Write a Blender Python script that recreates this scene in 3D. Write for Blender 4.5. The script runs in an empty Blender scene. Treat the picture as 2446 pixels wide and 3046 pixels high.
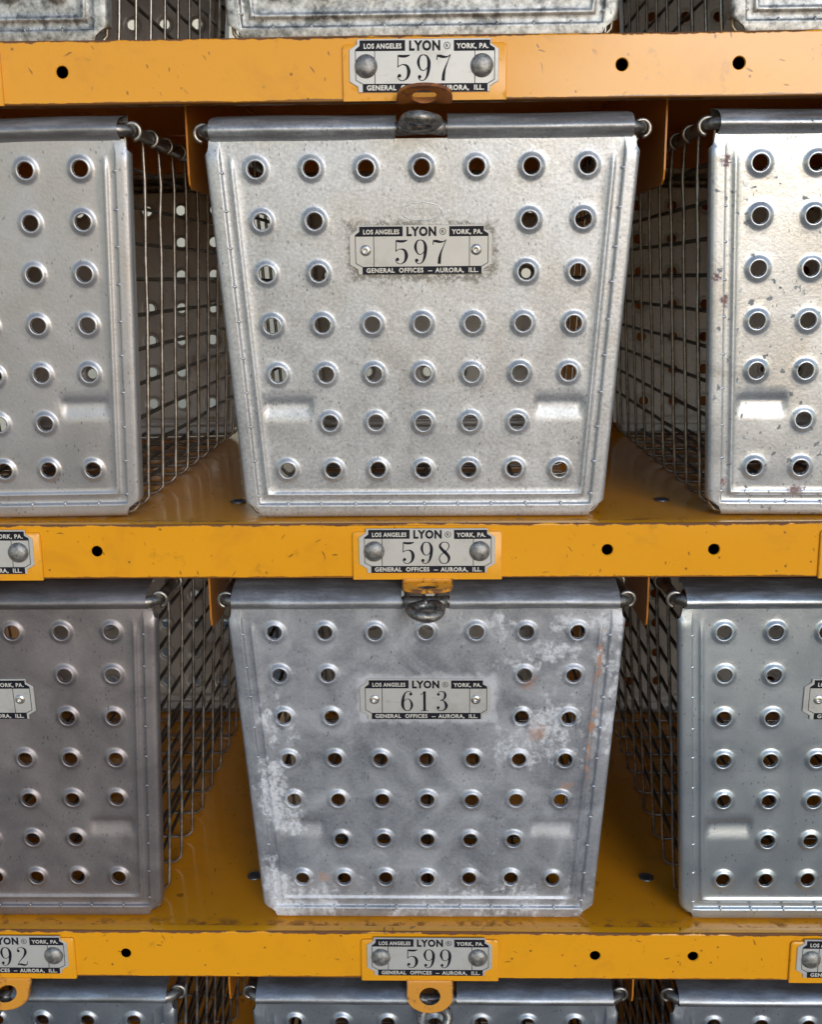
import bpy, math, random
from math import sin, cos, pi, radians, hypot, exp
from mathutils import Vector, Matrix
from mathutils.geometry import delaunay_2d_cdt
random.seed(7)
scene = bpy.context.scene
COL = scene.collection
MM = 0.001

# ------------------------------------------------------------------ camera
cam_d = bpy.data.cameras.new('camera')
cam = bpy.data.objects.new('camera', cam_d); COL.objects.link(cam)
_r = Vector((0.99971686, 0.02202239, -0.00901133))
_u = Vector((0.00414231, 0.21185558, 0.9772922))
_f = Vector((-0.02343141, 0.97705283, -0.21170438))
m = Matrix((_r, _u, -_f)).transposed().to_4x4()
m.translation = Vector((7.301, -828.525, -147.005)) * MM
cam.matrix_world = m
cam_d.sensor_fit = 'VERTICAL'
cam_d.sensor_height = 24.0
cam_d.lens = 24.0 * 3231.154 / 3046.0
cam_d.clip_start = 0.01
cam_d.clip_end = 200.0
scene.camera = cam

# ------------------------------------------------------------------ world, sun, exposure
SUN_AZ, SUN_EL = radians(19), radians(16)      # azimuth to the right of straight-on, elevation
w = bpy.data.worlds.new('World'); scene.world = w; w.use_nodes = True
nt = w.node_tree; nt.nodes.clear()
sky = nt.nodes.new('ShaderNodeTexSky'); sky.sky_type = 'NISHITA'; sky.sun_disc = False
sky.sun_elevation = SUN_EL; sky.sun_rotation = pi - SUN_AZ
sky.air_density = 1.0; sky.dust_density = .2; sky.ozone_density = 1.0
bg = nt.nodes.new('ShaderNodeBackground'); bg.inputs[1].default_value = 0.15
out = nt.nodes.new('ShaderNodeOutputWorld')
nt.links.new(sky.outputs[0], bg.inputs[0]); nt.links.new(bg.outputs[0], out.inputs[0])
sd = bpy.data.lights.new('sun', 'SUN'); sd.energy = 1.45; sd.angle = radians(28); sd.color = (1, .985, .97)
sun = bpy.data.objects.new('sun', sd); COL.objects.link(sun)
sdir = Vector((sin(SUN_AZ)*cos(SUN_EL), -cos(SUN_AZ)*cos(SUN_EL), sin(SUN_EL)))
sun.rotation_euler = sdir.to_track_quat('Z', 'Y').to_euler()
sun.location = (1, -2, 2)
vs = scene.view_settings
vs.view_transform = 'Standard'; vs.look = 'None'; vs.gamma = 1.0; vs.use_curve_mapping = False
vs.exposure = 0.06
scene.cycles.max_bounces = 8

# ------------------------------------------------------------------ node helpers
class NT:
    def __init__(s, name):
        s.m = bpy.data.materials.new(name); s.m.use_nodes = True
        s.t = s.m.node_tree; s.t.nodes.clear()
        s.out = s.t.nodes.new('ShaderNodeOutputMaterial')
        s.b = s.t.nodes.new('ShaderNodeBsdfPrincipled')
        s.t.links.new(s.b.outputs[0], s.out.inputs[0])
        tc = s.t.nodes.new('ShaderNodeTexCoord'); s.obj = tc.outputs['Object']
        oi = s.t.nodes.new('ShaderNodeObjectInfo'); s.rnd = oi.outputs['Random']
    def n(s, ty): return s.t.nodes.new(ty)
    def link(s, a, b):
        if hasattr(a, 'links') or hasattr(a, 'is_linked'): s.t.links.new(a, b)
        else: b.default_value = a
    def math(s, op, a, b=0.0, c=None, clamp=False):
        n = s.n('ShaderNodeMath'); n.operation = op; n.use_clamp = clamp
        s.link(a, n.inputs[0]); s.link(b, n.inputs[1])
        if c is not None: s.link(c, n.inputs[2])
        return n.outputs[0]
    def vec(s, op, a, b):
        n = s.n('ShaderNodeVectorMath'); n.operation = op
        s.link(a, n.inputs[0]); s.link(b, n.inputs[1]); return n.outputs[0]
    def noise(s, scale, detail=3, rough=.55, vec=None, dist=0.0, col=False):
        n = s.n('ShaderNodeTexNoise'); n.inputs['Scale'].default_value = scale
        n.inputs['Detail'].default_value = detail; n.inputs['Roughness'].default_value = rough
        n.inputs['Distortion'].default_value = dist
        s.t.links.new(vec or s.vo, n.inputs['Vector'])
        return n.outputs['Color' if col else 'Fac']
    def voro(s, scale, vec=None, out='Distance', rnd=1.0):
        n = s.n('ShaderNodeTexVoronoi'); n.inputs['Scale'].default_value = scale
        n.inputs['Randomness'].default_value = rnd
        s.t.links.new(vec or s.vo, n.inputs['Vector']); return n.outputs[out]
    def ramp(s, v, lo, hi, a=0.0, b=1.0):
        n = s.n('ShaderNodeMapRange'); n.interpolation_type = 'SMOOTHSTEP'
        s.link(v, n.inputs[0]); n.inputs[1].default_value = lo; n.inputs[2].default_value = hi
        n.inputs[3].default_value = a; n.inputs[4].default_value = b
        return n.outputs[0]
    def mix(s, f, a, b):
        n = s.n('ShaderNodeMix'); n.data_type = 'RGBA'
        s.link(f, n.inputs[0])
        for v, i in ((a, 6), (b, 7)):
            if isinstance(v, tuple): n.inputs[i].default_value = (*v, 1)
            else: s.t.links.new(v, n.inputs[i])
        return n.outputs[2]
    def mixf(s, f, a, b):
        n = s.n('ShaderNodeMix'); n.data_type = 'FLOAT'
        s.link(f, n.inputs[0]); s.link(a, n.inputs[2]); s.link(b, n.inputs[3]); return n.outputs[0]
    def xyz(s, v=None):
        n = s.n('ShaderNodeSeparateXYZ'); s.t.links.new(v or s.obj, n.inputs[0]); return n.outputs
    def setup_vec(s):
        # object coordinates, shifted by a per-object random so copies differ
        c = s.n('ShaderNodeCombineXYZ')
        k = s.math('MULTIPLY', s.rnd, 7.3)
        for i in range(3): s.t.links.new(k, c.inputs[i])
        s.vo = s.vec('ADD', s.obj, c.outputs[0])
    def bump(s, h, strength=.3, dist=.0005):
        n = s.n('ShaderNodeBump'); n.inputs['Strength'].default_value = strength
        n.inputs['Distance'].default_value = dist
        s.t.links.new(h, n.inputs['Height']); s.t.links.new(n.outputs[0], s.b.inputs['Normal'])
    def P(s, **k):
        for a, v in k.items():
            s.link(v if not isinstance(v, tuple) else (*v, 1), s.b.inputs[{'col': 'Base Color', 'met': 'Metallic', 'rough': 'Roughness', 'coat': 'Coat Weight', 'crough': 'Coat Roughness', 'spec': 'Specular IOR Level'}[a]])

def boxmask(t, cx, cz, hx, hz, soft, amp, nscale):
    """1 inside a ragged rounded box in the panel's x/z plane (metres), 0 outside"""
    X, Y, Z = t.xyz()
    dx = t.math('SUBTRACT', t.math('ABSOLUTE', t.math('SUBTRACT', X, cx)), hx)
    dz = t.math('SUBTRACT', t.math('ABSOLUTE', t.math('SUBTRACT', Z, cz)), hz)
    d = t.math('MAXIMUM', dx, dz)
    nz = t.noise(nscale, 4, .65)
    d = t.math('ADD', d, t.math('MULTIPLY', t.math('SUBTRACT', nz, .5), amp))
    return t.ramp(d, soft, -soft, 0, 1)

def galvanized(name, light, dark, grain=.35, grain_scale=420, blotch=.3, blotch_scale=22, rough=.40,
               met=.88, spots=0.0, rust=0.0, halo=None, extra=None, bump=.25):
    t = NT(name); t.setup_vec()
    g = t.noise(grain_scale, 3, .6); g2 = t.noise(grain_scale*2.6, 2, .6)
    b = t.noise(blotch_scale, 5, .6, dist=.6)
    f = t.math('ADD', t.math('MULTIPLY', t.math('SUBTRACT', g, .5), grain*3.2),
               t.math('MULTIPLY', t.math('SUBTRACT', b, .5), blotch*3.0))
    f = t.math('ADD', f, t.math('MULTIPLY', t.math('SUBTRACT', g2, .5), grain*1.6))
    f = t.math('ADD', f, .5, clamp=True)
    c = t.mix(f, dark, light)
    # small dark flecks running downwards
    sv = t.vec('MULTIPLY', t.vo, (1.0, 1.0, .45))
    fl = t.voro(330, sv)
    flm = t.math('MULTIPLY', t.ramp(fl, .24, .12), t.ramp(t.noise(60, 3), .47, .62))
    c = t.mix(t.math('MULTIPLY', flm, .65), c, tuple(x*.35 for x in dark))
    rg = t.math('ADD', rough, t.math('MULTIPLY', t.math('SUBTRACT', b, .5), .35))
    mt = met
    if spots:
        s1 = t.ramp(t.voro(115, t.vec('ADD', t.vo, t.vec('MULTIPLY', t.noise(210, 3, col=True), (.009, .006, .009)))), .27, .15)
        s1 = t.math('MULTIPLY', s1, t.ramp(t.noise(24, 3), .40, .50))
        c = t.mix(t.math('MULTIPLY', s1, spots), c, (.13, .125, .12))
        rg = t.mixf(s1, rg, .7)
    if halo:
        hm = boxmask(t, *halo, .0035, .024, 120)
        hm = t.math('MULTIPLY', hm, t.ramp(t.noise(520, 3), .34, .52))
        c = t.mix(t.math('MULTIPLY', hm, .8), c, (.13, .125, .115))
    if extra: c, rg, mt = extra(t, c, rg, mt)
    zz = t.xyz()[2]
    hv = t.vec('MULTIPLY', t.vo, (.25, 1.0, 1.0))
    roll_band = t.math('MULTIPLY', t.ramp(zz, .2865, .289), t.ramp(t.noise(95, 5, .7, vec=hv), .30, .62))
    c = t.mix(t.math('MULTIPLY', roll_band, .72), c, (.17, .165, .16))  # darker streaky band across the rolled top
    if rust:
        rm = t.ramp(t.noise(34, 4, .6), .70, .74)
        c = t.mix(t.math('MULTIPLY', rm, rust), c, (.17, .055, .03)); rg = t.mixf(rm, rg, .85)
        mt = t.mixf(t.math('MULTIPLY', rm, rust), mt, 0.0)
    t.P(col=c, met=mt, rough=rg)
    h = t.math('ADD', t.math('MULTIPLY', g, .7), t.math('MULTIPLY', b, 1.4))
    t.bump(h, bump, .0006)
    return t.m

def corroded(t, c, rg, mt):
    """white zinc bloom and rust streaks of the 613 basket, placed where the photograph has them"""
    X, Y, Z = t.xyz()
    sv2 = t.vec('MULTIPLY', t.vo, (1.0, 1.0, .38))
    n1 = t.math('ADD', t.math('MULTIPLY', t.noise(42, 7, .74, dist=1.0), .45), t.math('MULTIPLY', t.noise(62, 7, .76, vec=sv2, dist=.5), .55)); n2 = t.noise(190, 4, .7)
    nn = t.math('ADD', n1, t.math('MULTIPLY', n2, .35))
    right = t.ramp(X, -.01, .12); upper = t.ramp(Z, .10, .19)
    m1 = t.math('MULTIPLY', right, upper)
    ax = t.math('ABSOLUTE', t.math('ADD', X, .122))
    le = t.math('MULTIPLY', 1.15, t.math('MULTIPLY', t.ramp(ax, .03, .006), t.ramp(Z, .235, .16)))
    bot = t.math('MULTIPLY', t.ramp(Z, .06, .02), .75)
    reg = t.math('MAXIMUM', t.math('MAXIMUM', m1, le), bot)
    halo = boxmask(t, 0, .2078, .057, .021, .003, .016, 110)
    reg = t.math('MULTIPLY', reg, t.ramp(t.noise(17, 3, .6), .36, .56))
    reg2 = t.math('ADD', t.math('MULTIPLY', reg, .20), nn)
    topz = t.ramp(Z, .288, .280)
    wm = t.math('MULTIPLY', t.math('MULTIPLY', t.ramp(reg2, .765, .91), t.ramp(t.noise(330, 4, .75), .28, .56)), topz)
    wm = t.math('MAXIMUM', wm, t.math('MULTIPLY', halo, .55))
    c = t.mix(t.math('MULTIPLY', wm, .8), c, (.68, .70, .76))
    mt = t.mixf(wm, mt, .15); rg = t.mixf(wm, rg, .62)
    # rust line down the right flange
    xr = t.math('ABSOLUTE', t.math('SUBTRACT', X, t.math('ADD', .1335, t.math('MULTIPLY', t.math('SUBTRACT', Z, .15), .07))))
    rl = t.math('MULTIPLY', t.ramp(t.math('ADD', xr, t.math('MULTIPLY', t.math('SUBTRACT', t.noise(260, 4, .8), .5), .006)), .0036, .0014), t.ramp(t.noise(105, 5, .8), .49, .56))
    rl = t.math('MULTIPLY', rl, t.math('MULTIPLY', t.ramp(Z, .115, .15), t.ramp(Z, .275, .262)))
    for (cx, cz, r) in ((.092, .177, .011), (.084, .222, .008), (.118, .128, .006), (-.089, .040, .007)):
        d = t.math('SQRT', t.math('ADD', t.math('POWER', t.math('SUBTRACT', X, cx), 2), t.math('POWER', t.math('SUBTRACT', Z, cz), 2)))
        d = t.math('ADD', d, t.math('MULTIPLY', t.math('SUBTRACT', t.noise(130, 4, .7), .5), .026))
        rl = t.math('MAXIMUM', rl, t.math('MULTIPLY', t.ramp(d, r, r*.2), .6))
    c = t.mix(t.math('MULTIPLY', rl, .85), c, (.40, .17, .065))
    mt = t.mixf(rl, mt, 0.0)
    return c, rg, mt

def rust_spots(t, c, rg, mt):
    X, Y, Z = t.xyz(); m_ = 0.0
    for (cx, cz, r) in ((-.147, .268, .0065), (-.149, .185, .005), (-.141, .168, .006), (-.155, .15, .005), (-.131, .027, .005), (-.075, .02, .008)):
        d = t.math('SQRT', t.math('ADD', t.math('POWER', t.math('SUBTRACT', X, cx), 2), t.math('POWER', t.math('SUBTRACT', Z, cz), 2)))
        d = t.math('ADD', d, t.math('MULTIPLY', t.math('SUBTRACT', t.noise(240, 5, .8), .5), .017))
        m_ = t.math('MAXIMUM', m_, t.math('MULTIPLY', t.ramp(d, r, r*.1), t.ramp(t.noise(500, 3), .3, .5)))
    c = t.mix(t.math('MULTIPLY', m_, .9), c, (.17, .06, .035))
    return c, t.mixf(m_, rg, .8), t.mixf(m_, mt, .1)

M = {}
M['C1'] = galvanized('galvanized_bright_grainy', (.67, .695, .745), (.26, .27, .29), grain=.34, blotch=.2, rough=.42, met=.62, halo=(-.001, .2068, .0555, .0205))
M['L1'] = galvanized('galvanized_warm_satin', (.57, .575, .61), (.34, .335, .35), met=.7, grain=.16, blotch=.25, blotch_scale=14, rough=.42)
M['R1'] = galvanized('galvanized_spotted', (.66, .70, .76), (.34, .37, .41), met=.7, grain=.28, blotch=.25, rough=.36, spots=.7, extra=rust_spots)
M['T0'] = galvanized('galvanized_mottled_spangle', (.54, .55, .55), (.13, .135, .14), grain=.6, grain_scale=170, blotch=.9, blotch_scale=70, rough=.48, met=.7)
M['C2'] = galvanized('galvanized_corroded', (.53, .555, .615), (.26, .275, .315), grain=.24, blotch=.8, blotch_scale=24, rough=.44, met=.6, extra=corroded)
M['L2'] = galvanized('galvanized_dull_violet_grey', (.385, .355, .365), (.22, .20, .212), grain=.18, blotch=.5, blotch_scale=20, rough=.48, met=.8)
M['R2'] = galvanized('galvanized_blue_grey', (.57, .63, .69), (.36, .41, .46), grain=.12, blotch=.22, blotch_scale=16, rough=.40, met=.85)
M['B3'] = galvanized('galvanized_dusky', (.46, .50, .57), (.26, .29, .34), grain=.18, blotch=.35, blotch_scale=20, rough=.42, met=.85)
M['back'] = galvanized('galvanized_back', (.66, .65, .64), (.42, .41, .41), grain=.2, blotch=.4, rough=.5, met=.5)
M['back_lit'] = galvanized('galvanized_back_lit', (.82, .82, .80), (.55, .55, .53), grain=.3, blotch=.5, rough=.6, met=.25)  # lit copy of back: light in the right gap painted into the colour

def simple_metal(name, light, dark, rough, met=.85, sc=90, bump=.2):
    t = NT(name); t.setup_vec(); n = t.noise(sc, 4, .65); n2 = t.noise(sc*5, 3)
    c = t.mix(t.ramp(t.math('ADD', t.math('MULTIPLY', n, .7), t.math('MULTIPLY', n2, .3)), .38, .64), dark, light)
    t.P(col=c, met=met, rough=t.math('ADD', rough, t.math('MULTIPLY', t.math('SUBTRACT', n, .5), .4)))
    t.bump(n2, bump, .0004); return t.m
M['wire'] = simple_metal('galvanized_wire', (.48, .46, .43), (.24, .22, .20), .36)
M['wire_dark'] = simple_metal('shaded_wire', (.13, .115, .10), (.05, .044, .038), .5)  # inner wires: shade inside the basket painted into the colour
M['rod'] = simple_metal('worn_steel_rod', (.36, .34, .32), (.13, .12, .115), .38)
M['ring'] = simple_metal('dark_cast_ring', (.36, .345, .33), (.12, .11, .10), .42, .8, 160, .35)
M['rivet'] = simple_metal('dull_zinc_rivet', (.42, .41, .40), (.20, .195, .19), .50, .8, 260, .6)
M['eyelet'] = simple_metal('bright_eyelet', (.75, .73, .70), (.5, .48, .46), .3)

def paint(name, base, rough=.3, edge=None, scratch=1.0, rusty=0.0, spec=.5, front_wear=0.0, lip=0.0):
    t = NT(name); t.setup_vec()
    big = t.noise(5, 3); fine = t.noise(700, 2)
    c = t.mix(t.math('MULTIPLY', big, .45), base, tuple(x*.86 for x in base))
    c = t.mix(t.math('MULTIPLY', t.math('SUBTRACT', fine, .4), .25, clamp=True), c, tuple(min(1, x*1.2+.01) for x in base))
    sm = t.ramp(t.noise(16, 5, .7, dist=.5), .50, .74)
    c = t.mix(t.math('MULTIPLY', sm, .30), c, (.50, .19, .02))
    sm2 = t.ramp(t.noise(34, 5, .75), .60, .72)
    c = t.mix(t.math('MULTIPLY', sm2, .35), c, (.30, .12, .02))
    # thin scratches and nicks: stretched cells turned different ways, gated by patches
    mask = 0.0
    for k, (rot, scx, scz, th) in enumerate(((.5, 75, 16, .11), (-.7, 80, 14, .10), (1.35, 70, 17, .10), (.1, 90, 34, .12))):
        mp = t.n('ShaderNodeMapping'); mp.inputs['Rotation'].default_value = (0, rot, 0)
        t.t.links.new(t.vo, mp.inputs[0])
        sc = t.vec('ADD', t.vec('MULTIPLY', mp.outputs[0], (scx, 10, scz)), (k*3.1, 0, k*1.7))
        v = t.voro(1.6, t.vec('ADD', sc, t.vec('MULTIPLY', t.noise(45, 2, col=True), (1.1, .1, .2))))
        g = t.ramp(t.noise(9+3*k, 2), .46, .54)
        mask = t.math('MAXIMUM', mask, t.math('MULTIPLY', t.ramp(v, th, th*.45), g))
    nick = t.math('MULTIPLY', t.ramp(t.voro(95), .13, .07), t.ramp(t.noise(30, 2), .45, .57))
    mask = t.math('MAXIMUM', mask, nick)
    c = t.mix(t.math('MULTIPLY', mask, .85*scratch, clamp=True), c, (.22, .08, .015))
    rg = rough
    X, Y, Z = t.xyz()
    nz = t.math('ADD', t.noise(75, 4, .7), t.math('MULTIPLY', t.noise(13, 2), .8))
    if edge is not None:      # rust where the paint has worn off the folded top edge
        d = t.math('ADD', t.math('SUBTRACT', edge, Z), t.math('MULTIPLY', t.math('SUBTRACT', nz, .9), -.0062))
        em = t.ramp(d, .0019, .0010)
        em = t.math('MULTIPLY', em, t.ramp(Y, .0022, .0012))
        c = t.mix(t.math('MULTIPLY', em, .93), c, t.mix(t.noise(300, 3), (.05, .02, .013), (.16, .06, .03)))
        rg = t.mixf(em, rg, .8)
        d2 = t.math('ADD', t.math('ADD', Z, .0217), t.math('MULTIPLY', t.math('SUBTRACT', nz, .9), -.003))
        em2 = t.ramp(d2, .0008, .0002)
        c = t.mix(t.math('MULTIPLY', em2, .8), c, (.10, .035, .02))
    if lip:
        lm = t.math('MULTIPLY', t.math('MAXIMUM', t.ramp(Y, -.0195, -.0225), t.ramp(t.math('ABSOLUTE', X), .0182, .0196)), t.ramp(t.noise(160, 5, .7), .38, .50))
        c = t.mix(t.math('MULTIPLY', lm, lip), c, (.12, .045, .022)); rg = t.mixf(lm, rg, .7)
    if front_wear:
        fw = t.math('MULTIPLY', t.ramp(Y, .026, .010), t.ramp(t.noise(85, 5, .7), .50, .60))
        c = t.mix(t.math('MULTIPLY', fw, front_wear), c, (.14, .05, .02)); rg = t.mixf(fw, rg, .7)
    if rusty:
        rm = t.ramp(t.noise(120, 5, .7), .56, .64)
        c = t.mix(t.math('MULTIPLY', rm, rusty), c, (.13, .05, .025)); rg = t.mixf(rm, rg, .75)
    t.P(col=c, rough=rg, spec=spec)
    t.bump(t.math('ADD', t.math('MULTIPLY', t.noise(260, 2), .5), t.math('MULTIPLY', mask, -1.2)), .12, .0004)
    return t.m
YEL = (.80, .345, .010)
M['rail'] = paint('yellow_enamel_rail', YEL, .20, edge=.0215)
M['paint'] = paint('yellow_enamel_plate', YEL, .3, scratch=.5, rusty=.12)
M['shelf'] = paint('orange_enamel_shelf', (.80, .31, .012), .17, scratch=.8, spec=.36, front_wear=.7)
M['dark_paint'] = paint('orange_enamel_divider', (.62, .22, .018), .4, scratch=.3)
M['hasp'] = paint('worn_yellow_enamel_hasp', (.70, .29, .02), .35, rusty=.6, lip=.9)

M['hasp_rust_shaded'] = paint('rusty_shaded_hasp', (.30, .10, .018), .5, rusty=.8, lip=.8)  # rust over a base darkened to paint in the underside's shade
def flat(name, col, rough=.5, met=0.0, var=.1):
    t = NT(name); t.setup_vec(); n = t.noise(120, 4)
    t.P(col=t.mix(n, tuple(x*(1-var) for x in col), tuple(min(1, x*(1+var)) for x in col)), rough=rough, met=met)
    return t.m
def plate_mat():
    t = NT('silver_white_plate'); t.setup_vec(); n = t.noise(60, 4); sm = t.math('MAXIMUM', t.ramp(t.noise(36, 5, .75), .50, .72), t.ramp(t.noise(260, 4, .8, vec=t.vec('MULTIPLY', t.vo, (.25, 1, 1))), .60, .70))
    c = t.mix(n, (.47, .465, .45), (.57, .56, .545)); c = t.mix(t.math('MULTIPLY', sm, .45), c, (.33, .30, .27))
    t.P(col=c, rough=.42, met=.25); return t.m
M['plate'] = plate_mat()
M['black'] = flat('black_print', (.010, .0105, .018), .6, 0, .3); M['black'].node_tree.nodes['Principled BSDF'].inputs['Specular IOR Level'].default_value = .2
M['white'] = flat('silver_lettering', (.62, .60, .56), .45, .2)
M['wall'] = flat('pale_plaster', (.74, .70, .58), .9, 0, .06)
M['ground'] = flat('concrete_floor', (.12, .12, .125), .8, 0, .2)
M['hole'] = flat('dark_bolt', (.16, .17, .19), .4, .8)

# ------------------------------------------------------------------ mesh helpers (millimetres in, metres out)
class MB:
    def __init__(s): s.v = []; s.f = []; s.mi = []
    def add(s, vs, fs, mi=0):
        o = len(s.v); s.v += [tuple(p) for p in vs]; s.f += [tuple(i+o for i in f) for f in fs]; s.mi += [mi]*len(fs)
    def tube(s, pts, r, n=8, caps=True, closed=False):
        pts = [Vector(p) for p in pts]; N = len(pts)
        ref = None; rings = []
        for i, p in enumerate(pts):
            a = pts[i-1] if (i > 0 or closed) else p
            b = pts[(i+1) % N] if (i < N-1 or closed) else p
            tan = (b-a).normalized()
            if ref is None:
                ref = tan.orthogonal().normalized()
            ref = (ref - tan*ref.dot(tan)).normalized()
            bi = tan.cross(ref)
            rr = r[i] if isinstance(r, (list, tuple)) else r
            rings.append([p + (ref*cos(2*pi*k/n) + bi*sin(2*pi*k/n))*rr for k in range(n)])
        vs = [q for ring in rings for q in ring]; fs = []
        for i in range(N if closed else N-1):
            j = (i+1) % N
            for k in range(n):
                fs.append((i*n+k, i*n+(k+1) % n, j*n+(k+1) % n, j*n+k))
        if caps and not closed:
            fs.append(tuple(range(n-1, -1, -1))); fs.append(tuple((N-1)*n+k for k in range(n)))
        s.add(vs, fs)
    def box(s, a, b, mi=0):
        x0, y0, z0 = a; x1, y1, z1 = b
        vs = [(x, y, z) for x in (x0, x1) for y in (y0, y1) for z in (z0, z1)]
        s.add(vs, [(0, 1, 3, 2), (4, 6, 7, 5), (0, 4, 5, 1), (2, 3, 7, 6), (0, 2, 6, 4), (1, 5, 7, 3)], mi)
    def prism(s, poly, y0, y1, mi=0, bev=0.0):
        """x/z polygon (counter-clockwise seen from -Y) extruded from y0 (front) to y1"""
        n = len(poly)
        vs = [(x, y0, z) for x, z in poly] + [(x, y1, z) for x, z in poly]
        fs = [tuple(range(n)), tuple(range(2*n-1, n-1, -1))] + [(i, i+n, (i+1) % n+n, (i+1) % n) for i in range(n)]
        s.add(vs, fs, mi)
    def lathe(s, prof, n=24, axis='Y', c=(0, 0, 0)):
        """profile [(radius, height)] revolved; height goes towards -Y (to the viewer) or +Z"""
        vs = []; fs = []
        for r, h in prof:
            for k in range(n):
                a = 2*pi*k/n
                vs.append((c[0]+r*cos(a), c[1]-h, c[2]+r*sin(a)) if axis == 'Y' else (c[0]+r*cos(a), c[1]+r*sin(a), c[2]+h))
        for i in range(len(prof)-1):
            for k in range(n):
                q = (i*n+k, i*n+(k+1) % n, (i+1)*n+(k+1) % n, (i+1)*n+k)
                fs.append(q)
        s.add(vs, fs)
    def mesh(s, name, mats, smooth=True, angle=None):
        me = bpy.data.meshes.new(name)
        me.from_pydata([(x*MM, y*MM, z*MM) for x, y, z in s.v], [], s.f)
        for m_ in mats: me.materials.append(m_)
        if len(mats) > 1: me.polygons.foreach_set('material_index', s.mi)
        me.polygons.foreach_set('use_smooth', [smooth]*len(me.polygons))
        if smooth and angle: me.set_sharp_from_angle(angle=radians(angle))
        me.update(); return me

def ob(name, me, parent=None, loc=(0, 0, 0), mat=None):
    o = bpy.data.objects.new(name, me); COL.objects.link(o)
    if parent: o.parent = parent
    o.location = loc
    if mat is not None:
        o.material_slots[0].link = 'OBJECT'; o.material_slots[0].material = mat
    return o
def empty(name, loc): 
    o = bpy.data.objects.new(name, None); COL.objects.link(o); o.location = loc; o.empty_display_size = .02; return o

def triangulate(pts, edges, keep):
    """constrained Delaunay of 2-D points; keep(x, y) decides which triangles stay"""
    v, e, f, *_ = delaunay_2d_cdt([Vector(p) for p in pts], edges, [], 0, 1e-5)
    fs = []
    for t in f:
        cx = sum(v[i].x for i in t)/3; cy = sum(v[i].y for i in t)/3
        if keep(cx, cy):
            a, b, c = (v[i] for i in t)
            if (b-a).cross(c-a) < 0: t = (t[0], t[2], t[1])
            fs.append(tuple(t))
    return [(p.x, p.y) for p in v], fs

# ------------------------------------------------------------------ perforated end panel of a basket
T = 301.5                       # height of the panel measured along its slope
AL = math.atan(.07); CA, SA = cos(AL), sin(AL)
def to3(x, s, h=0.0):           # x, distance down from the top, height proud of the sheet
    return (x, 1 + s*SA - h*CA, (T-s)*CA - h*SA)
def xe(s): return 159.5 - .0612*(s-24)
def smooth01(a, b, x):
    t = min(1, max(0, (x-a)/(b-a))); return t*t*(3-2*t)
DP = [(0, -1.6), (.7, .4), (1.7, 1.9), (3.2, 2.5), (6, 2.5), (9.4, 2.7), (10.6, 2.7), (11.2, 2.0), (11.5, .4), (12.2, 0), (16.2, 0), (16.9, .35), (17.8, 1.1), (18.8, 1.45), (19.8, 1.1), (20.8, .35), (21.6, 0), (400, 0)]
def prof(d):
    for (a, ha), (b, hb) in zip(DP, DP[1:]):
        if d <= b: return ha + (hb-ha)*max(0, (d-a)/(b-a))
    return 0
ROWS = [34.3, 71.9, 109.9, 148.3, 186.2, 224.4, 262.3]
def pitch(s): return 40.6 - (s-34.3)*(40.6-35.9)/228.
HOLES = []
_hr = random.Random(21)
for ri, s_ in enumerate(ROWS):
    for k in range(-3, 4):
        if ri in (1, 2) and abs(k) < 2: continue
        if ri == 5 and abs(k) == 3: continue
        HOLES.append((k*pitch(s_) - .2 + _hr.uniform(-.35, .35), s_ + _hr.uniform(-.35, .35)))
RIM = [(5.75, -.9), (5.8, 1.3), (6.0, 1.85), (6.4, 2.1), (6.9, 2.12), (7.5, 1.85), (8.2, 1.35), (9.0, .75), (9.7, .35), (10.4, .1), (11.2, 0)]
def dimple(x, s):
    """pressed stacking step: sharp upper wall going in, long ramp back out"""
    ax = abs(x)
    fx = smooth01(84.5, 91, ax)*(1-smooth01(121, 127, ax))
    if s < 202 or s > 226: return 0
    down = smooth01(203.0, 209.4, s); up = 1-smooth01(209.6, 225, s)
    return -2.2*fx*min(down, up)
def height(x, s, seed):
    dx = xe(s)-abs(x); db = T-s; d = min(dx, db)
    h = prof(d)
    if s < 34: 
        if d > 14: h *= smooth01(26, 34, s)
        else: h *= smooth01(20, 25, s) if d > 1 else 1
    for hx, hs in NEAR.get((int(x//20), int(s//20)), ()):
        r = hypot(x-hx, s-hs)
        if r < 11.2:
            for (a, ha), (b, hb) in zip(RIM, RIM[1:]):
                if r <= b: return h + canning(x, s, d, seed) + (ha + (hb-ha)*max(0, (r-a)/(b-a)))*(1+.16*sin(hx*7.1+hs*3.3+seed)+.10*sin(math.atan2(s-hs, x-hx)+hx+hs))
    h += dimple(x, s) + canning(x, s, d, seed)
    return h
def canning(x, s, d, seed):
    # gentle oil-canning of thin sheet
    a = smooth01(22, 45, d)
    return a*.40*(sin(x*.031+seed)*sin(s*.027+seed*1.7) + .5*sin(x*.058+s*.041+seed*2.3))
NEAR = {}
for hx, hs in HOLES:
    for i in range(-1, 2):
        for j in range(-1, 2):
            k = (int((hx+i*11)//20), int((hs+j*11)//20)); NEAR.setdefault(k, set()).add((hx, hs))
OUTLINE = [(-156, 14), (156, 14), (156.6, 19), (157.4, 21.5), (159.6, 24), (xe(100), 100), (xe(200), 200), (xe(288), 288), (139, 290), (133.5, 294), (131.5, 299), (131, T), (-131, T), (-131.5, 299), (-133.5, 294), (-139, 290), (-xe(288), 288), (-xe(200), 200), (-xe(100), 100), (-159.6, 24), (-157.4, 21.5), (-156.6, 19)]
def inside(poly, x, y):
    c = False; j = len(poly)-1
    for i in range(len(poly)):
        xi, yi = poly[i]; xj, yj = poly[j]
        if (yi > y) != (yj > y) and x < (xj-xi)*(y-yi)/(yj-yi)+xi: c = not c
        j = i
    return c
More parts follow.
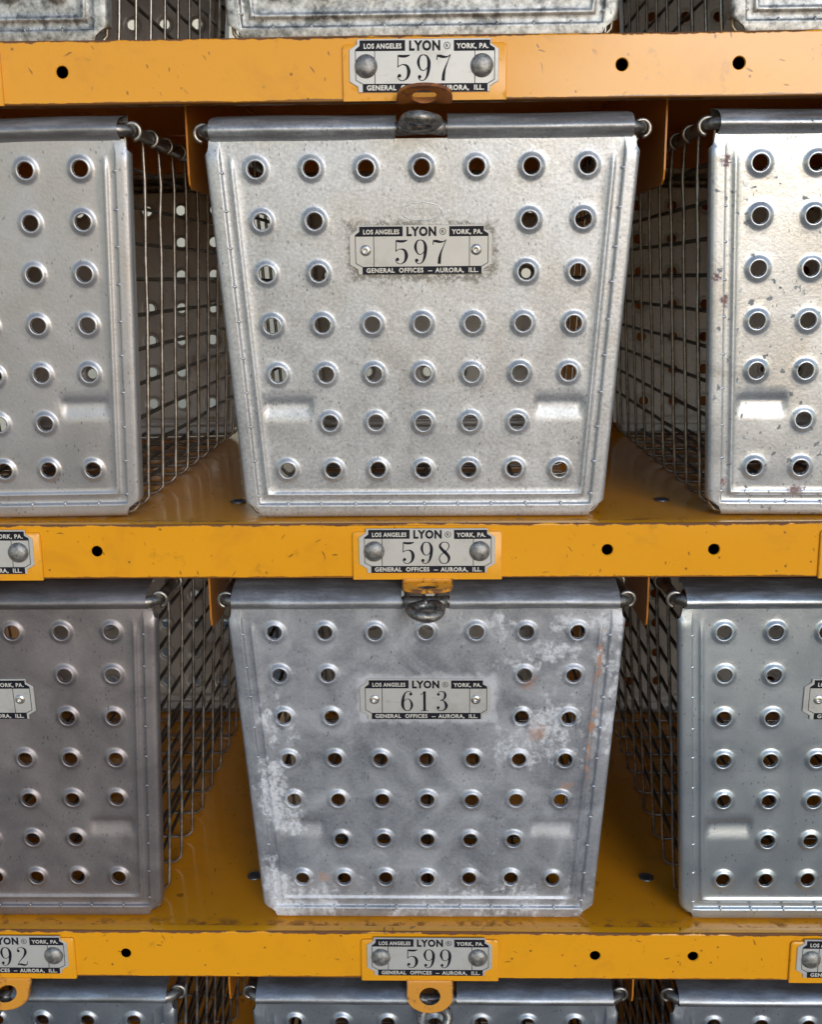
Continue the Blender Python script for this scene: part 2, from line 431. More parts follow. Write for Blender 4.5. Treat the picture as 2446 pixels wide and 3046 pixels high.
def build_panel(seed):
    pts = []; edges = []
    def poly(ps, closed):
        o = len(pts); pts.extend(ps); n = len(ps)
        for i in range(n if closed else n-1): edges.append((o+i, o+(i+1) % n))
    dens = []
    for a, b in zip(OUTLINE, OUTLINE[1:]+OUTLINE[:1]):
        L = hypot(b[0]-a[0], b[1]-a[1]); n = max(1, int(L/8))
        dens += [(a[0]+(b[0]-a[0])*i/n, a[1]+(b[1]-a[1])*i/n) for i in range(n)]
    poly(dens, True)
    # nested iso-distance lines that carry the rolled flange and the bead
    for d, _ in DP[1:-1]:
        sb = T-d
        L = []
        s_top = 24.5
        ns = 44
        for i in range(ns+1):
            s_ = s_top + (sb-s_top)*i/ns; L.append((-(xe(s_)-d), s_))
        xb = xe(sb)-d
        for i in range(1, 34): L.append((-xb+2*xb*i/34, sb))
        for i in range(ns, -1, -1):
            s_ = s_top + (sb-s_top)*i/ns; L.append(((xe(s_)-d), s_))
        L = [p for p in L if inside(OUTLINE, p[0], p[1])]
        # split where the corner cut removes points
        run = [L[0]]
        for p in L[1:]:
            if hypot(p[0]-run[-1][0], p[1]-run[-1][1]) > 12: poly(run, False); run = [p]
            else: run.append(p)
        poly(run, False)
    NS = 28
    for hx, hs in HOLES:
        for r, _ in RIM:
            n = NS
            poly([(hx+r*cos(2*pi*k/n), hs+r*sin(2*pi*k/n)) for k in range(n)], True)
    def clear(x, s):
        if xe(s)-abs(x) < 24 or T-s < 24: return False
        for h in NEAR.get((int(x//20), int(s//20)), ()):
            if hypot(x-h[0], s-h[1]) < 12.4: return False
        return True
    x = -150
    while x < 150:
        s_ = 17
        while s_ < 290:
            px, ps = x+random.uniform(-.3, .3), s_+random.uniform(-.3, .3)
            if clear(px, ps): pts.append((px, ps))
            s_ += 5
        x += 5
    for sx in (-1, 1):            # fine grid in the stacking step
        for i in range(27):
            for j in range(20):
                px = sx*(84.7+i*1.5); ps = 205.3+j*1.5+.1
                if clear(px, ps) and xe(ps)-abs(px) > 22.5: pts.append((px+.03*j, ps))
    hl = list(HOLES)
    def keep(cx, cy):
        if not inside(OUTLINE, cx, cy): return False
        for h in NEAR.get((int(cx//20), int(cy//20)), ()):
            if hypot(cx-h[0], cy-h[1]) < 5.6: return False
        return True
    V, F = triangulate(pts, edges, keep)
    mb = MB()
    mb.add([to3(x, s, height(x, s, seed)) for x, s in V], [f[::-1] if False else f for f in F])
    # the sheet turns back round the corner wires: return flange along sides and bottom
    o = [p for p in OUTLINE[3:20]]
    dn = []
    for a, b in zip(o, o[1:]):
        n = max(1, int(hypot(b[0]-a[0], b[1]-a[1])/20))
        dn += [(a[0]+(b[0]-a[0])*i/n, a[1]+(b[1]-a[1])*i/n) for i in range(n)]
    dn.append(o[-1])
    vs = []; fs = []
    for x, s in dn:
        side = 1 if s < 289 else .45
        vs.append(to3(x, s, height(x, s, seed))); vs.append(to3(x*(1-.004), s-(.3 if s > 289 else 0), -5*side)); vs.append(to3(x*(1-.012), s-(1 if s > 289 else 0), -13*side))
    for i in range(len(dn)-1):
        for k in range(2): fs.append((i*3+k, (i+1)*3+k, (i+1)*3+k+1, i*3+k+1))
    mb.add(vs, [f[::-1] for f in fs])
    # crimps where the flange is pinched over the wires
    def blob(x, s, h, vert):
        a, b, c = (2.4, 1.3, 1.2) if vert else (1.3, 2.4, 1.2)
        vs = []; fs = []
        for i in range(4):
            th = i/3*pi/2
            for k in range(8):
                ph = 2*pi*k/8
                vs.append(to3(x+a*cos(th)*cos(ph), s+b*cos(th)*sin(ph), h+c*sin(th)*1.1))
        for i in range(3):
            for k in range(8): fs.append((i*8+k, i*8+(k+1) % 8, (i+1)*8+(k+1) % 8, (i+1)*8+k))
        mb.add(vs, fs)
    for k in range(10):
        s = 36.5+27.3*k
        for sx in (-1, 1): blob(sx*(xe(s)-11.0), s+random.uniform(-1, 1), 1.6, True)
    for k in range(-4, 5): blob(k*27.2+random.uniform(-1, 1), T-11.0, 1.6, False)
    # rolled top: the sheet wraps forward round the rim rod, then leans back
    PR = [(14.8, 0), (14.1, .35), (13.3, 1.2), (12.6, 2.9), (11.8, 4.8), (10.6, 6.7), (9.1, 7.9), (7.4, 8.4), (5.7, 8.0), (4.1, 6.9), (2.4, 5.0), (.6, 2.6), (-1.0, -1.2), (-1.9, -6), (-2.8, -12), (-3.7, -19), (-4.6, -25.5), (-3.6, -26.6), (1.0, -24.5)]
    for x0, x1 in ((-154.6, -19), (19, 153.4)):
        n = 18; vs = []; fs = []
        for i in range(n+1):
            x = x0+(x1-x0)*i/n
            wv = .35*sin(x*.05+seed*3)
            for j, (s, h) in enumerate(PR): vs.append(to3(x, s+wv*(1 if j > 9 else .3), h))
        m_ = len(PR)
        for i in range(n):
            for j in range(m_-1): fs.append((i*m_+j, (i+1)*m_+j, (i+1)*m_+j+1, i*m_+j+1))
        mb.add(vs, fs)
    me = mb.mesh('end_panel', [M['C1']], True, 55)
    return me
PANELS = [build_panel(1.3), build_panel(4.1)]

# ------------------------------------------------------------------ wire cage
DEPTH = 505.0
ZR = T*CA - 7.5                      # height of the rim rod centre
XR = 161.0
def side_x(z): return xe(T - z/CA) - 3.6
def rounded(pts, r, n=5):
    """polyline with corners rounded"""
    pts = [Vector(p) for p in pts]; outp = [pts[0]]
    for i in range(1, len(pts)-1):
        a, b, c = pts[i-1], pts[i], pts[i+1]
        u = (a-b); v = (c-b); k = min(r, u.length*.49, v.length*.49)
        p0 = b+u.normalized()*k; p1 = b+v.normalized()*k
        for j in range(n+1):
            t = j/n; outp.append((p0*(1-t)+b*t)*(1-t)+(b*(1-t)+p1*t)*t)
    outp.append(pts[-1]); return outp
def hoop(seed):
    rnd = random.Random(seed); P = []
    def hook(sx):
        L = []
        for a in range(-85, 200, 19):
            an = radians(a); L.append((sx*(XR+6.0*cos(an)), 0.7*sx*0, ZR+6.0*sin(an)))
        return L
    left = hook(-1); right = hook(1)
    j = lambda s: rnd.uniform(-s, s)
    down = []
    for z in (262, 235, 205, 160, 110, 60, 25): down.append((z, j(.5), j(.35)))
    P += left[:]
    P += [(-(side_x(z)+a), b, z) for z, a, b in down]
    P += [(-(side_x(8)), 0, 8.5), (-(side_x(3)-4), 0, 3.6), (-(side_x(2)-9), 0, 1.9)]
    P += [(x, j(1), 1.7) for x in (-100, -50, 0, 50, 100)]
    P += [((side_x(2)-9), 0, 1.9), ((side_x(3)-4), 0, 3.6), ((side_x(8)), 0, 8.5)]
    P += [((side_x(z)+a), b, z) for z, a, b in down[::-1]]
    P += right[::-1]
    mb = MB(); mb.tube(P, 1.6, 7); return mb.mesh('cross_wire', [M['wire']])
HOOPS = [hoop(i) for i in range(5)]
def long_wire(x, z, y0, y1, seed, axis='side', sg=1):
    rnd = random.Random(seed); mb = MB(); n = 26; P = []; px = pz = 0
    for i in range(n+1):
        y = y0+(y1-y0)*i/n
        px = px*.8+rnd.uniform(-.15, .15); pz = pz*.85+rnd.uniform(-.22, .22)
        P.append((x+(px if axis == 'side' else px*1.3), y, z+(pz if axis == 'side' else 0)))
    mb.tube(P, 1.65, 6); return mb.mesh('long_wire', [M['wire_dark']])
LONG = []
for sx in (-1, 1):
    for k in range(9):
        z = 268.5-27.4*k
        y_ = 1+(T-z/CA)*SA
        LONG.append(long_wire(sx*(side_x(z)-2.9), z, y_+1.5, DEPTH-y_-1.5, 11*k+sx, 'side'))
FLOORW = []
for k in range(-4, 5): FLOORW.append(long_wire(k*27.2, 4.6, 22, DEPTH-22, 100+k, 'floor'))
def rim():
    mb = MB(); yb = -1.0; r = 12
    c = [(-XR, yb), (XR, yb), (XR, DEPTH-yb), (-XR, DEPTH-yb)]
    pts = []
    for i, (x, y) in enumerate(c):
        sx = 1 if x > 0 else -1; sy = 1 if y > 100 else -1
        a0 = [pi, 1.5*pi, 0, .5*pi][i]
        for j in range(7):
            a = a0+j/6*pi/2; pts.append((x-sx*r+r*cos(a), y-sy*r+r*sin(a), 0))
        nx, ny = c[(i+1) % 4]
        m_ = 10
        ex, ey = pts[-1][0], pts[-1][1]
        nsx = 1 if nx > 0 else -1; nsy = 1 if ny > 100 else -1
        tx = nx - (nsx*r if abs(ny-y) < 1 else 0); ty = ny - (nsy*r if abs(nx-x) < 1 else 0)
        for j in range(1, m_): pts.append((ex+(tx-ex)*j/m_, ey+(ty-ey)*j/m_, 0))
    mb.tube([(x, y, ZR+.5*sin(x*.03)+.4*sin(y*.04)) for x, y, _ in pts], 4.5, 12, closed=True)
    return mb.mesh('rim_rod', [M['rod']])
RIMROD = rim()
def lock_ring():
    """flattened loop on a pinched neck, lying forward from the rod; origin at the rod"""
    mb = MB(); n = 28; R0 = 10.3; pts = []; rr = []
    for k in range(n):
        a = 2*pi*k/n; pts.append((R0*1.12*cos(a), -15+R0*sin(a)*.95, .8*sin(2*a+.4))); rr.append(4.3+.35*sin(3*a))
    mb.tube(pts, rr, 10, closed=True)
    for sx in (-1, 1):
        mb.tube([(sx*17.5, 0, 0), (sx*10, -.6, 0), (sx*4.5, -2.2, -.3), (sx*1.5, -5.0, 0), (sx*2.5, -8.5, .4)], [5.2, 5.0, 3.8, 2.8, 2.6], 10)
    mb.tube([(0, -2.2, 0), (0, -4.5, 3), (0, -7, 1.0)], [2.2, 2.6, 2.2], 8)
    return mb.mesh('lock_ring', [M['ring']])
LOCKRING = lock_ring()

# ------------------------------------------------------------------ number plates and lettering
def ribbon(mb, pts, y, mi, n=6):
    """variable-width stroke; pts (x, z, width), smoothed"""
    P = []
    m_ = len(pts)
    for i in range(m_-1):
        p0 = pts[max(0, i-1)]; p1 = pts[i]; p2 = pts[i+1]; p3 = pts[min(m_-1, i+2)]
        for j in range(n):
            t = j/n
            P.append(tuple(.5*((2*p1[c])+(-p0[c]+p2[c])*t+(2*p0[c]-5*p1[c]+4*p2[c]-p3[c])*t*t+(-p0[c]+3*p1[c]-3*p2[c]+p3[c])*t**3) for c in range(3)))
    P.append(pts[-1]); vs = []
    for i, p in enumerate(P):
        a = P[max(0, i-1)]; b = P[min(len(P)-1, i+1)]
        dx, dz = b[0]-a[0], b[1]-a[1]; L = hypot(dx, dz) or 1
        nx, nz = -dz/L*p[2]/2, dx/L*p[2]/2
        vs += [(p[0]+nx, y, p[1]+nz), (p[0]-nx, y, p[1]-nz)]
    fs = [(2*i, 2*i+1, 2*i+3, 2*i+2) for i in range(len(P)-1)]
    mb.add(vs, fs, mi)
def disc(mb, x, z, r, y, mi, n=16): mb.add([(x+r*cos(2*pi*k/n), y, z+r*sin(2*pi*k/n)) for k in range(n)], [tuple(range(n))], mi)
H_ = .036
DIG = {
 '5': ([[(.09, .955, .09), (.2, .935, .10), (.36, .935, .10), (.48, .96, .06), (.54, .985, .02)], [(.065, .99, H_), (.062, .8, H_), (.05, .52, H_)],
        [(.05, .52, H_), (.13, .585, .03), (.27, .62, .04), (.42, .56, .10), (.49, .36, .145), (.43, .13, .09), (.27, .015, .03), (.13, .04, H_), (.05, .13, .03), (.05, .2, .03)]], [(.115, .2, .07)]),
 '9': ([[(.28, .985, .03), (.14, .93, .06), (.065, .70, .115), (.14, .46, .06), (.27, .39, .03), (.40, .47, .035), (.46, .6, .04)], [(.28, .985, .03), (.41, .92, .07), (.49, .70, .135), (.46, .35, .12), (.38, .12, .07), (.25, .015, .03), (.13, .04, H_), (.06, .12, .03)]], [(.115, .155, .07)]),
 '7': ([[(.03, .78, H_), (.035, .9, H_), (.05, .99, H_)], [(.04, .93, .05), (.14, .93, .11), (.28, .90, .10), (.42, .90, .055), (.52, .94, .035), (.57, .985, H_)], [(.57, .985, H_), (.47, .74, .035), (.36, .48, .07), (.30, .25, .12), (.28, .0, .13)]], []),
 '8': ([[(.29, .985, .03), (.15, .94, .05), (.085, .79, .11), (.20, .62, .13), (.37, .45, .14), (.48, .26, .12), (.42, .07, .06), (.28, .01, .03), (.12, .06, .045), (.055, .24, .045), (.13, .41, H_), (.28, .52, H_), (.41, .64, H_), (.48, .80, .045), (.42, .94, .04), (.29, .985, .03)]], []),
 '1': ([[(.29, .02, .12), (.29, .5, .12), (.29, .99, .12)], [(.12, .015, .03), (.46, .015, .03)], [(.10, .83, H_), (.2, .87, .035), (.27, .97, .04)]], []),
 '3': ([[(.09, .86, .03), (.15, .955, .03), (.26, .985, .03), (.40, .92, .08), (.43, .76, .115), (.36, .60, .06), (.2, .535, .03)], [(.2, .535, .03), (.36, .51, .05), (.48, .30, .14), (.43, .10, .08), (.27, .015, .03), (.13, .04, H_), (.05, .13, .03)]], [(.12, .83, .065), (.11, .17, .07)]),
 '2': ([[(.06, .86, .03), (.14, .96, .03), (.27, .985, .03), (.42, .91, .09), (.46, .73, .13), (.36, .5, .07), (.18, .28, .035), (.06, .09, .03), (.05, .02, .03)], [(.06, .06, .04), (.17, .085, .09), (.32, .045, .10), (.44, .05, .06), (.51, .13, .03), (.53, .24, H_)]], [(.12, .8, .07)])}
def digit(mb, ch, x, z, h, y, mi=0):
    rot = ch == '6'
    st, ba = DIG['9' if rot else ch]
    f = (lambda a, b: (.555-a, 1-b)) if rot else (lambda a, b: (a, b))
    for q in st: ribbon(mb, [(x+f(a, b)[0]*h, z+f(a, b)[1]*h, c*h) for a, b, c in q], y, mi)
    for a, b, r in ba:
        a, b = f(a, b); disc(mb, x+a*h, z+b*h, r*h, y-.02, mi)
_tc = {}
def text_geo(txt, bold):
    k = (txt, bold)
    if k not in _tc:
        cu = bpy.data.curves.new('t', 'FONT'); cu.body = txt; cu.size = 1; cu.offset = bold; cu.resolution_u = 3
        cu.space_character = 1.12
        o = bpy.data.objects.new('t', cu); COL.objects.link(o)
        dg = bpy.context.evaluated_depsgraph_get(); dg.update()
        me = bpy.data.meshes.new_from_object(o.evaluated_get(dg))
        V = [(v.co.x, v.co.y) for v in me.vertices]; F = [tuple(p.vertices) for p in me.polygons]
        bpy.data.objects.remove(o); bpy.data.meshes.remove(me); bpy.data.curves.remove(cu)
        _tc[k] = (V, F)
    return _tc[k]
def text(mb, txt, x0, x1, z0, z1, y, mi, bold=.035):
    V, F = text_geo(txt, bold)
    # letters keep a common baseline; commas hang below it
    ref = text_geo(txt.replace(',', '').replace('-', 'I'), bold)[0] if ',' in txt else V
    ax, bx = min(v[0] for v in V), max(v[0] for v in V); az, bz = min(v[1] for v in ref), max(v[1] for v in ref)
    mb.add([(x0+(vx-ax)/(bx-ax)*(x1-x0), y, z0+(vz-az)/(bz-az)*(z1-z0)) for vx, vz in V], F, mi)
U = .06866
def ux(px): return (px-860)*U
def uz(py): return (377-py)*U
PLATE_OUT = [(-47.0, -17.7), (47.0, -17.7), (47.4, -14.0), (53.4, -10.4), (53.4, 11.1), (47.9, 14.8), (47.7, 18.2), (-47.7, 18.2), (-47.9, 14.8), (-53.4, 11.1), (-53.4, -10.4), (-47.4, -14.0)]
def plate_mesh():
    mb = MB(); P = PLATE_OUT; n = len(P)
    inn = [(x*.992, z*.985) for x, z in P]
    vs = [(x, -.9, z) for x, z in inn]+[(x, -.55, z) for x, z in P]+[(x, 0, z) for x, z in P]
    fs = [tuple(range(n))]
    for k in (0, n): fs += [(k+i, k+i+n, k+(i+1) % n+n, k+(i+1) % n) for i in range(n)]
    mb.add(vs, fs); return mb.mesh('number_plate', [M['plate']], False)
PLATE = plate_mesh()
def print_mesh(num):
    mb = MB(); y = -1.0
    def pg(L): mb.add([(ux(a), y, uz(b)) for a, b in L], [tuple(range(len(L)))], 0)
    pg([(145, 230), (145, 214), (192, 178), (192, 125), (665, 125), (665, 230)])
    pg([(1170, 235), (1170, 128), (1546, 128), (1546, 178), (1596, 208), (1596, 235)])
    pg([(220, 632), (220, 550), (1524, 550), (1524, 632)])
    for L in ([(148, 228), (148, 512), (222, 553)], [(348, 228), (348, 551)], [(1390, 233), (1390, 551)], [(1594, 233), (1594, 515), (1520, 556)]):
        for a, b in zip(L, L[1:]): ribbon(mb, [(ux(a[0]), uz(a[1]), .52), (ux(b[0]), uz(b[1]), .52)], y, 0, 1)
    text(mb, 'LYON', ux(706), ux(1030), uz(232), uz(128), y, 0, .05)
    n = 24
    vs = []
    for k in range(n):
        a = 2*pi*k/n; vs += [(ux(1100)+2.45*cos(a), y, uz(182)+2.45*sin(a)), (ux(1100)+2.0*cos(a), y, uz(182)+2.0*sin(a))]
    mb.add(vs, [(2*k, 2*k+1, (2*k+3) % (2*n), (2*k+2) % (2*n)) for k in range(n)], 0)
    text(mb, 'R', ux(1087), ux(1115), uz(200), uz(165), y, 0, .02)
    text(mb, 'LOS ANGELES', ux(235), ux(628), uz(208), uz(156), y-.12, 1)
    text(mb, 'YORK, PA.', ux(1197), ux(1530), uz(212), uz(160), y-.12, 1)
    text(mb, 'GENERAL  OFFICES', ux(262), ux(888), uz(616), uz(564), y-.12, 1)
    text(mb, 'AURORA,  ILL.', ux(1016), ux(1488), uz(618), uz(566), y-.12, 1)
    mb.add([(ux(a), y-.12, uz(b)) for a, b in ((938, 603), (985, 603), (985, 594), (938, 594))], [(0, 1, 2, 3)], 1)
    if num:
        xs = (575, 785, 988)
        if '1' in num: xs = (575, 778, 988)
        for ch, px in zip(num, xs): digit(mb, ch, ux(px), uz(525), 17.85, y-.05)
    return mb.mesh('plate_print', [M['black'], M['white']], False)
PR_ = {k: print_mesh(k) for k in ('597', '598', '599', '613', '592', '')}
def dome():
    mb = MB(); mb.lathe([(8.2, 0), (8.1, .9), (7.5, 2.0), (6.2, 3.1), (4.4, 3.9), (2.2, 4.4), (.01, 4.5)], 28); return mb.mesh('rivet', [M['rivet']])
def eyelet():
    mb = MB(); mb.lathe([(4.3, 0), (4.0, .5), (3.2, .9), (2.4, 1.3), (1.9, 1.4), (1.4, 1.1), (1.25, .2), (.01, .15)], 20); return mb.mesh('eyelet_rivet', [M['eyelet']])
DOME, EYE = dome(), eyelet()
def number_plate(parent, loc, num, rot=0.0, kind='rivet', tilt=0.0):
    p = ob('number_plate', PLATE, parent, loc); p.rotation_euler = (rot, tilt, 0)
    ob('plate_print', PR_[num], p)
    for sx in (-1, 1):
        if kind == 'rivet': ob('rivet', DOME, p, (sx*41.4*MM, -.0008, 0))
        else: ob('eyelet_rivet', EYE, p, (sx*41.4*MM, -.0008, 0))
    return p
def maker_mesh():
    mb = MB(); n = 40; vs = []
    pts = [to3(15.2*cos(2*pi*k/n)-.5, 65.2+6.4*sin(2*pi*k/n), .05) for k in range(n)]
    mb.tube(pts, .42, 5, closed=True)
    b2 = MB(); text(b2, 'ANDROCK', -13.2, 12.2, -3.0, 3.0, 0, 0, .0)
    mb.add([to3(x, 65.2-z, .55) for x, y, z in b2.v], b2.f)
    # give the letters a little wall so they read as stamped relief
    return mb.mesh('maker_mark', [M['C1']], False)
MAKER = maker_mesh()

# ------------------------------------------------------------------ the rack
P = 357.206; PX = 364.6
rack = empty('storage_rack', (0, 0, (-3*P-25)*MM))
rack['label'] = 'yellow enamelled steel storage rack with riveted number plates holding all the baskets'
rack['category'] = 'storage rack'
OZ = (3*P+25)      # rack-local z of rail 0 centre
HX = 1.5*PX+6
def rail_mesh():
    mb = MB(); zt, zb = 21.5, -21.7
    holes = [(-262.2, -.3), (141.2, -.3), (224.3, -.3)]
    pts = []; edges = []
    nx = 60
    outl = [(-HX+2*HX*i/nx, zb) for i in range(nx+1)]+[(HX-2*HX*i/nx, zt-1.6) for i in range(nx+1)]
    pts += outl; edges += [(i, (i+1) % len(outl)) for i in range(len(outl))]
    for hx, hz in holes:
        for r in (4.3, 4.9, 6):
            o = len(pts); pts += [(hx+r*cos(2*pi*k/24), hz+r*sin(2*pi*k/24)) for k in range(24)]
            edges += [(o+k, o+(k+1) % 24) for k in range(24)]
    for i in range(nx):
        for z in (-14, -5, 5, 13):
            x = -HX+2*HX*(i+.5)/nx
            if all(hypot(x-a, z-b) > 8 for a, b in holes): pts.append((x, z))
    V, F = triangulate(pts, edges, lambda x, z: all(hypot(x-a, z-b) > 4.25 for a, b in holes))
    def yy(x, z):
        for a, b in holes:
            if hypot(x-a, z-b) < 4.6: return .9
        return .28*sin(x*.021)*sin(z*.09+1)
    mb.add([(x, yy(x, z), z) for x, z in V], [f for f in F])
    # folded top edge and lower return
    pr = [(0, zt-1.6), (.25, zt-.7), (.9, zt-.15), (1.8, zt), (9, zt-.05)]
    pb = [(0, zb), (.3, zb-.8), (1.2, zb-1.2), (13, zb-1.2), (13, zb-.0)]
    for prf, flip in ((pr, 0), (pb, 1)):
        vs = []; fs = []
        for i in range(nx+1):
            x = -HX+2*HX*i/nx
            for y, z in prf: vs.append((x, y+(yy(x, z) if y < .1 else 0), z+(.35*sin(x*.017+2) if y < 2 and not flip else 0)))
        k = len(prf)
        for i in range(nx):
            for j in range(k-1):
                q = (i*k+j, (i+1)*k+j, (i+1)*k+j+1, i*k+j+1); fs.append(q[::-1] if flip else q)
        mb.add(vs, fs)
        mb.box((-HX, 13, zb-.4), (HX, 14.2, zt-2.5))      # backing strip added behind the holes to keep them dark
    return mb.mesh('front_rail', [M['rail']], True, 40)
RAIL = rail_mesh()
def shelf_mesh():
    mb = MB(); nx, ny = 60, 26; zt = 21.5
    vs = []; fs = []
    for i in range(nx+1):
        for j in range(ny+1):
            x = -HX+2*HX*i/nx; y = 8+(544-8)*j/ny
            vs.append((x, y, zt-.1+(.5*sin(x*.013+1)*sin(y*.02) if j else 0)))
    for i in range(nx):
        for j in range(ny):
            a = i*(ny+1)+j; fs.append((a, a+ny+1, a+ny+2, a+1))
    mb.add(vs, fs)
    mb.add([(x, y, z-1.4) for x, y, z in vs], [f[::-1] for f in fs])
    return mb.mesh('shelf', [M['shelf']], True, 40)
SHELF = shelf_mesh()
def divider_mesh():
    mb = MB(); y0, y1, zt, zb = 40, 515, 19.2, -79
    poly = [(y0, zt), (y0+.8, -20), (y0+1.5, zb+10), (y0+4, zb+3), (y0+10, zb), (y1, zb), (y1, zt)]
    n = len(poly)
    vs = [(-.7, a, b) for a, b in poly]+[(.7, a, b) for a, b in poly]
    mb.add(vs, [tuple(range(n))[::-1], tuple(range(n, 2*n))]+[(i, (i+1) % n, (i+1) % n+n, i+n) for i in range(n)])
    mb.box((-3.5, y0+14, zt-1.2), (3.5, y1-4, zt))
    return mb.mesh('divider', [M['dark_paint']], False)
DIV = divider_mesh()
def bolt_mesh():
    mb = MB(); mb.lathe([(6.8, -.5), (6.6, .5), (5.4, .9), (4.6, .5), (3.5, -.4), (.01, -.6)], 20, 'Z'); return mb.mesh('bolt', [M['hole']])
BOLT = bolt_mesh()
def hasp_mesh(phi, L, lift, mt):
    """raised backing plate with its locking tab folded out of the lower edge at angle phi below level"""
    mb = MB()
    W_, zt, zb, r = 58.8, 15.5, -23.2, 2.5
    pl = [(-W_, zb), (W_, zb), (W_, zt-r), (W_-.8, zt-.8), (W_-r, zt), (-W_+r, zt), (-W_+.8, zt-.8), (-W_, zt-r)]
    n = len(pl); inn = [(x*.99, z+(-1 if z > 0 else 0)) for x, z in pl]
    vs = [(x, -2.6, z) for x, z in inn]+[(x, -1.9, z) for x, z in pl]+[(x, -.3, z) for x, z in pl]
    fs = [tuple(range(n))]
    for k in (0, n): fs += [(k+i, k+i+n, k+(i+1) % n+n, k+(i+1) % n) for i in range(n)]
    mb.add(vs, fs, 0)
    # tab outline in (x, u) with a hole; u runs away from the rail
    w_ = 19.9; hc, hr = 13.6, 9.0
    out = [(-w_, 0), (w_, 0), (w_, 11)]
    for k in range(1, 12):
        a = k/12*pi; out.append((w_*cos(a), 11+(L-11)*abs(sin(a))**.8))
    out.append((-w_, 11))
    pts = []
    for a, b in zip(out, out[1:]+out[:1]):
        m_ = max(1, int(hypot(b[0]-a[0], b[1]-a[1])/4)); pts += [(a[0]+(b[0]-a[0])*i/m_, a[1]+(b[1]-a[1])*i/m_) for i in range(m_)]
    No = len(pts); edges = [(i, (i+1) % No) for i in range(No)]
    ring = [(hr*cos(2*pi*k/24), hc+hr*.78*sin(2*pi*k/24)) for k in range(24)]
    pts2 = pts+ring; edges += [(No+k, No+(k+1) % 24) for k in range(24)]
    for uu in (1.2, 2.4, 3.8, 5.2): 
        for x in (-15, -9, -3, 3, 9, 15): pts2.append((x, uu))
    V, F = triangulate(pts2, edges, lambda x, u: (x/hr)**2+((u-hc)/(hr*.78))**2 > .97)
    def bend(u, t):      # arc out of the plate, then straight; t = thickness offset
        R0 = 3.6; A = pi/2-phi; ua = R0*A
        if u < ua:
            a = u/R0; y = -R0*(1-cos(a)); z = -R0*sin(a)
        else:
            y = -R0*(1-cos(A))-(u-ua)*sin(A); z = -R0*sin(A)-(u-ua)*cos(A); a = A
        return y-t*cos(a)*1.0, z+t*sin(a)*1.0
    th = 2.7; vs = []
    zb0 = -22.5 + lift
    for t in (0, th):
        for x, u in V:
            y, z = bend(u, t-th*.5); vs.append((x, y-2.0, z+zb0))
    nV = len(V)
    fs = [f[::-1] for f in F]+[tuple(i+nV for i in f) for f in F]
    cnt = {}
    for f in F:
        for a, b in zip(f, f[1:]+f[:1]): cnt[(a, b)] = 1
    for (a, b) in cnt:
        if (b, a) not in cnt: fs.append((a, b, b+nV, a+nV))
    mb.add(vs, fs, 1)
    return mb.mesh('hasp', [M['paint'], mt], True, 35)
HASP = [hasp_mesh(radians(-29), 25.5, 1.5, M['hasp_rust_shaded']), hasp_mesh(radians(4), 24, 0, M['hasp']), hasp_mesh(radians(47), 26.5, 0, M['hasp'])]
NUM = {(0, 0): '597', (1, 0): '598', (2, 0): '599', (2, -1): '592'}
for r in range(-1, 4):
    zc = (OZ - r*P)*MM
    sh = ob('shelf', SHELF, rack, (0, 0, zc))
    ob('front_rail', RAIL, sh)
    for k in (-2, -1, 0, 1):
        if r < 3: ob('divider', DIV, sh, ((PX*(k+.5)-(.5 if k < 0 else -.5))*MM, 0, 0)) if k in (-1, 0) else None
        ob('bolt', BOLT, sh, ((200.5+PX*k)*MM, .088, .0218))
    bp = MB(); bp.box((-HX, 532, -50), (HX, 533.5, 20)); ob('rear_rail', bp.mesh('rear_rail', [M['dark_paint']], False), sh)
    if 0 <= r <= 2:
        for c in (-1, 0, 1):
            x = c*PX*MM
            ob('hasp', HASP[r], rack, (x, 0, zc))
            number_plate(rack, (x-.0003, -.0027, zc), NUM.get((r, c), ''), tilt=(.004 if r == 0 else 0))
for sx in (-1, 1):
    sp = MB(); sp.box((sx*(HX+.5)-.8, .5, 0), (sx*(HX+.5)+.8, 544, OZ+P+22))  # unseen end sheets, added to keep light out from the sides
    ob('side_light_block', sp.mesh('side_light_block', [M['dark_paint']], False), rack)

rp = MB(); rp.box((150, 546, 0), (HX, 547.2, OZ+P+22)); ob('rear_panel', rp.mesh('rear_panel', [M['dark_paint']], False), rack)
# ------------------------------------------------------------------ baskets
def make_basket(loc, mat, pan, num, label, ring_tilt, roll=0.0, yaw=0.0, mark=False):
    b = empty('locker_basket', loc); b.rotation_euler = (0, roll, yaw)
    b['label'] = label; b['category'] = 'basket'; b['group'] = 'perforated metal locker baskets on the rack'
    ft = ob('front_panel', PANELS[pan], b, mat=mat)
    if mark: ob('maker_mark', MAKER, ft, mat=mat)
    bk = ob('back_panel', PANELS[1-pan], b, (0, DEPTH*MM, 0), mat=M['back_lit' if loc[0] > .2 else 'back']); bk.rotation_euler = (0, 0, pi)
    ob('rim_rod', RIMROD, b)
    rg = ob('lock_ring', LOCKRING, b, (0, -.0012, ZR*MM)); rg.rotation_euler = (-ring_tilt, 0, 0)
    n = 11
    for i in range(n):
        y = 10+(DEPTH-20)*i/(n-1)
        # end hoops stay clear of the sloping end panels
        cw = ob('cross_wire', HOOPS[(i*3+pan) % 5], b, (0, (y+(19 if i == 0 else -19 if i == n-1 else 0))*MM, 0))
        if i in (0, n-1): cw.rotation_euler = (.073 if i == 0 else -.073, 0, 0)
    for me in LONG: ob('side_wire', me, b)
    for me in FLOORW: ob('floor_wire', me, b)
    x, y, z = to3(-1.0, 93.2, .6)
    number_plate(b, (x*MM, y*MM, z*MM), num, rot=AL, kind='eyelet')
    return b
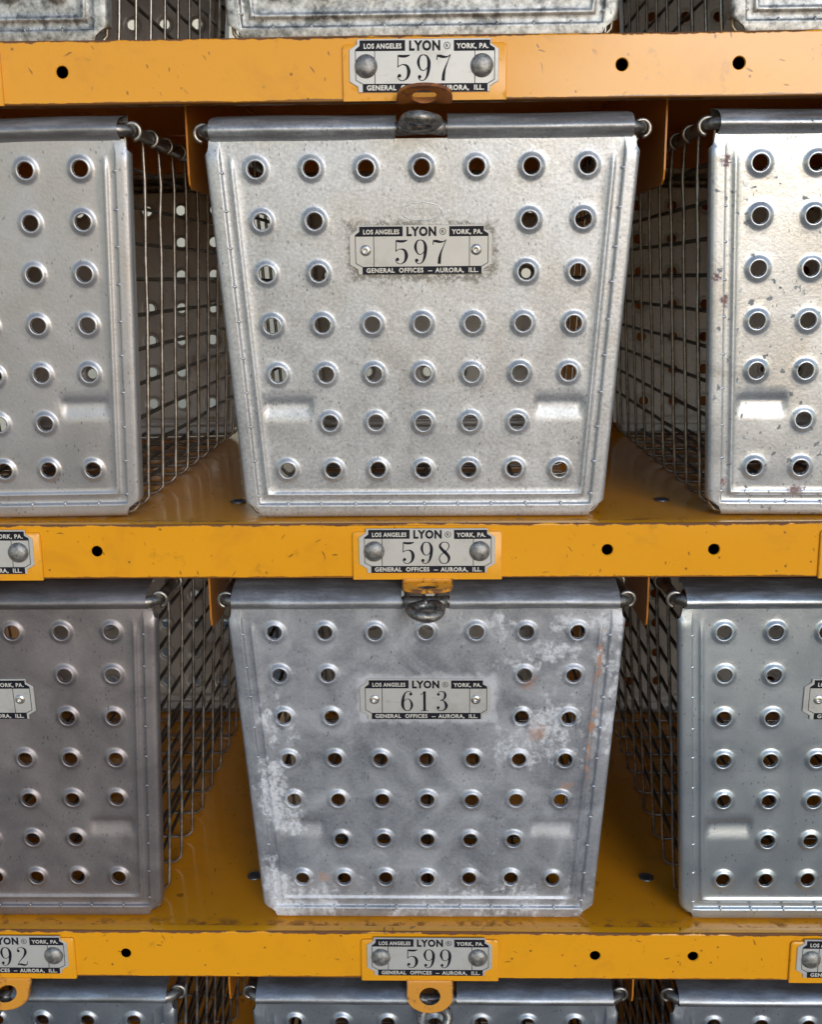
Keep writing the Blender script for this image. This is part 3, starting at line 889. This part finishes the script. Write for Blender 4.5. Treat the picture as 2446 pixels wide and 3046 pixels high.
def shz(r): return (-r*P+21.9)*MM       # top of the shelf under row r (its rail index)
B = [
 ((-376, 0, -1+1), 'T0', 0, '', 'mottled galvanized basket at the top left corner, only its bottom edge in view', 0),
 ((-2, 0, 0), 'T0', 1, '', 'mottled galvanized basket standing on the rail with the upper 597 plate', 0),
 ((366, 0, 0), 'T0', 0, '', 'pale spotted galvanized basket at the top right corner, only its bottom edge in view', 0),
 ((-373, 1, 0), 'L1', 1, '', 'warm grey smooth basket left of the one numbered 597, cut by the frame', -6),
 ((-2.6, 1, 0), 'C1', 0, '597', 'bright silver perforated basket with the number plate 597', 11),
 ((365, 1, 0), 'R1', 1, '', 'pale silver basket with rust spots right of the one numbered 597', 0),
 ((-376.5, 2, 0), 'L2', 0, '', 'dull violet grey basket left of the one numbered 613, cut by the frame', -6),
 ((-1.6, 2, 0), 'C2', 1, '613', 'grey basket with white corrosion and rust streaks, number plate 613', -11),
 ((359.5, 2, 0), 'R2', 0, '', 'clean blue grey basket right of the one numbered 613', -6),
 ((-382, 3, 0), 'B3', 1, '', 'dusky basket at the bottom left, below the plate ending in 92', -6),
 ((4, 3, 0), 'B3', 0, '', 'dusky basket in the bottom row directly below the plate 599', -50),
 ((368, 3, 0), 'B3', 1, '', 'dusky blue basket at the bottom right corner, only its top in view', -6)]
for (xx, row, _), mk, pan, num, lab, rt in B:
    dr = {(-373, 1): -.013, (365, 1): .006, (-376.5, 2): -.004, (359.5, 2): -.003}.get((xx, row), 0)
    make_basket((xx*MM, (.4 if row else 4)*MM, shz(row)), M[mk], pan, num, lab, radians(rt), roll=dr, mark=(num == '597'))

# ------------------------------------------------------------------ surroundings
def big(name, me): o = ob(name, me); o['kind'] = 'structure'; return o
g = MB(); zf = -(3*P+25); g.box((-6000, -6000, zf-50), (6000, 6000, zf)); big('floor', g.mesh('floor', [M['ground']], False))
wl = MB(); wl.box((-3500, 2100, zf+.5), (3500, 2200, 500))
wo = ob('rear_wall', wl.mesh('rear_wall', [M['wall']], False)); wo['kind'] = 'structure'
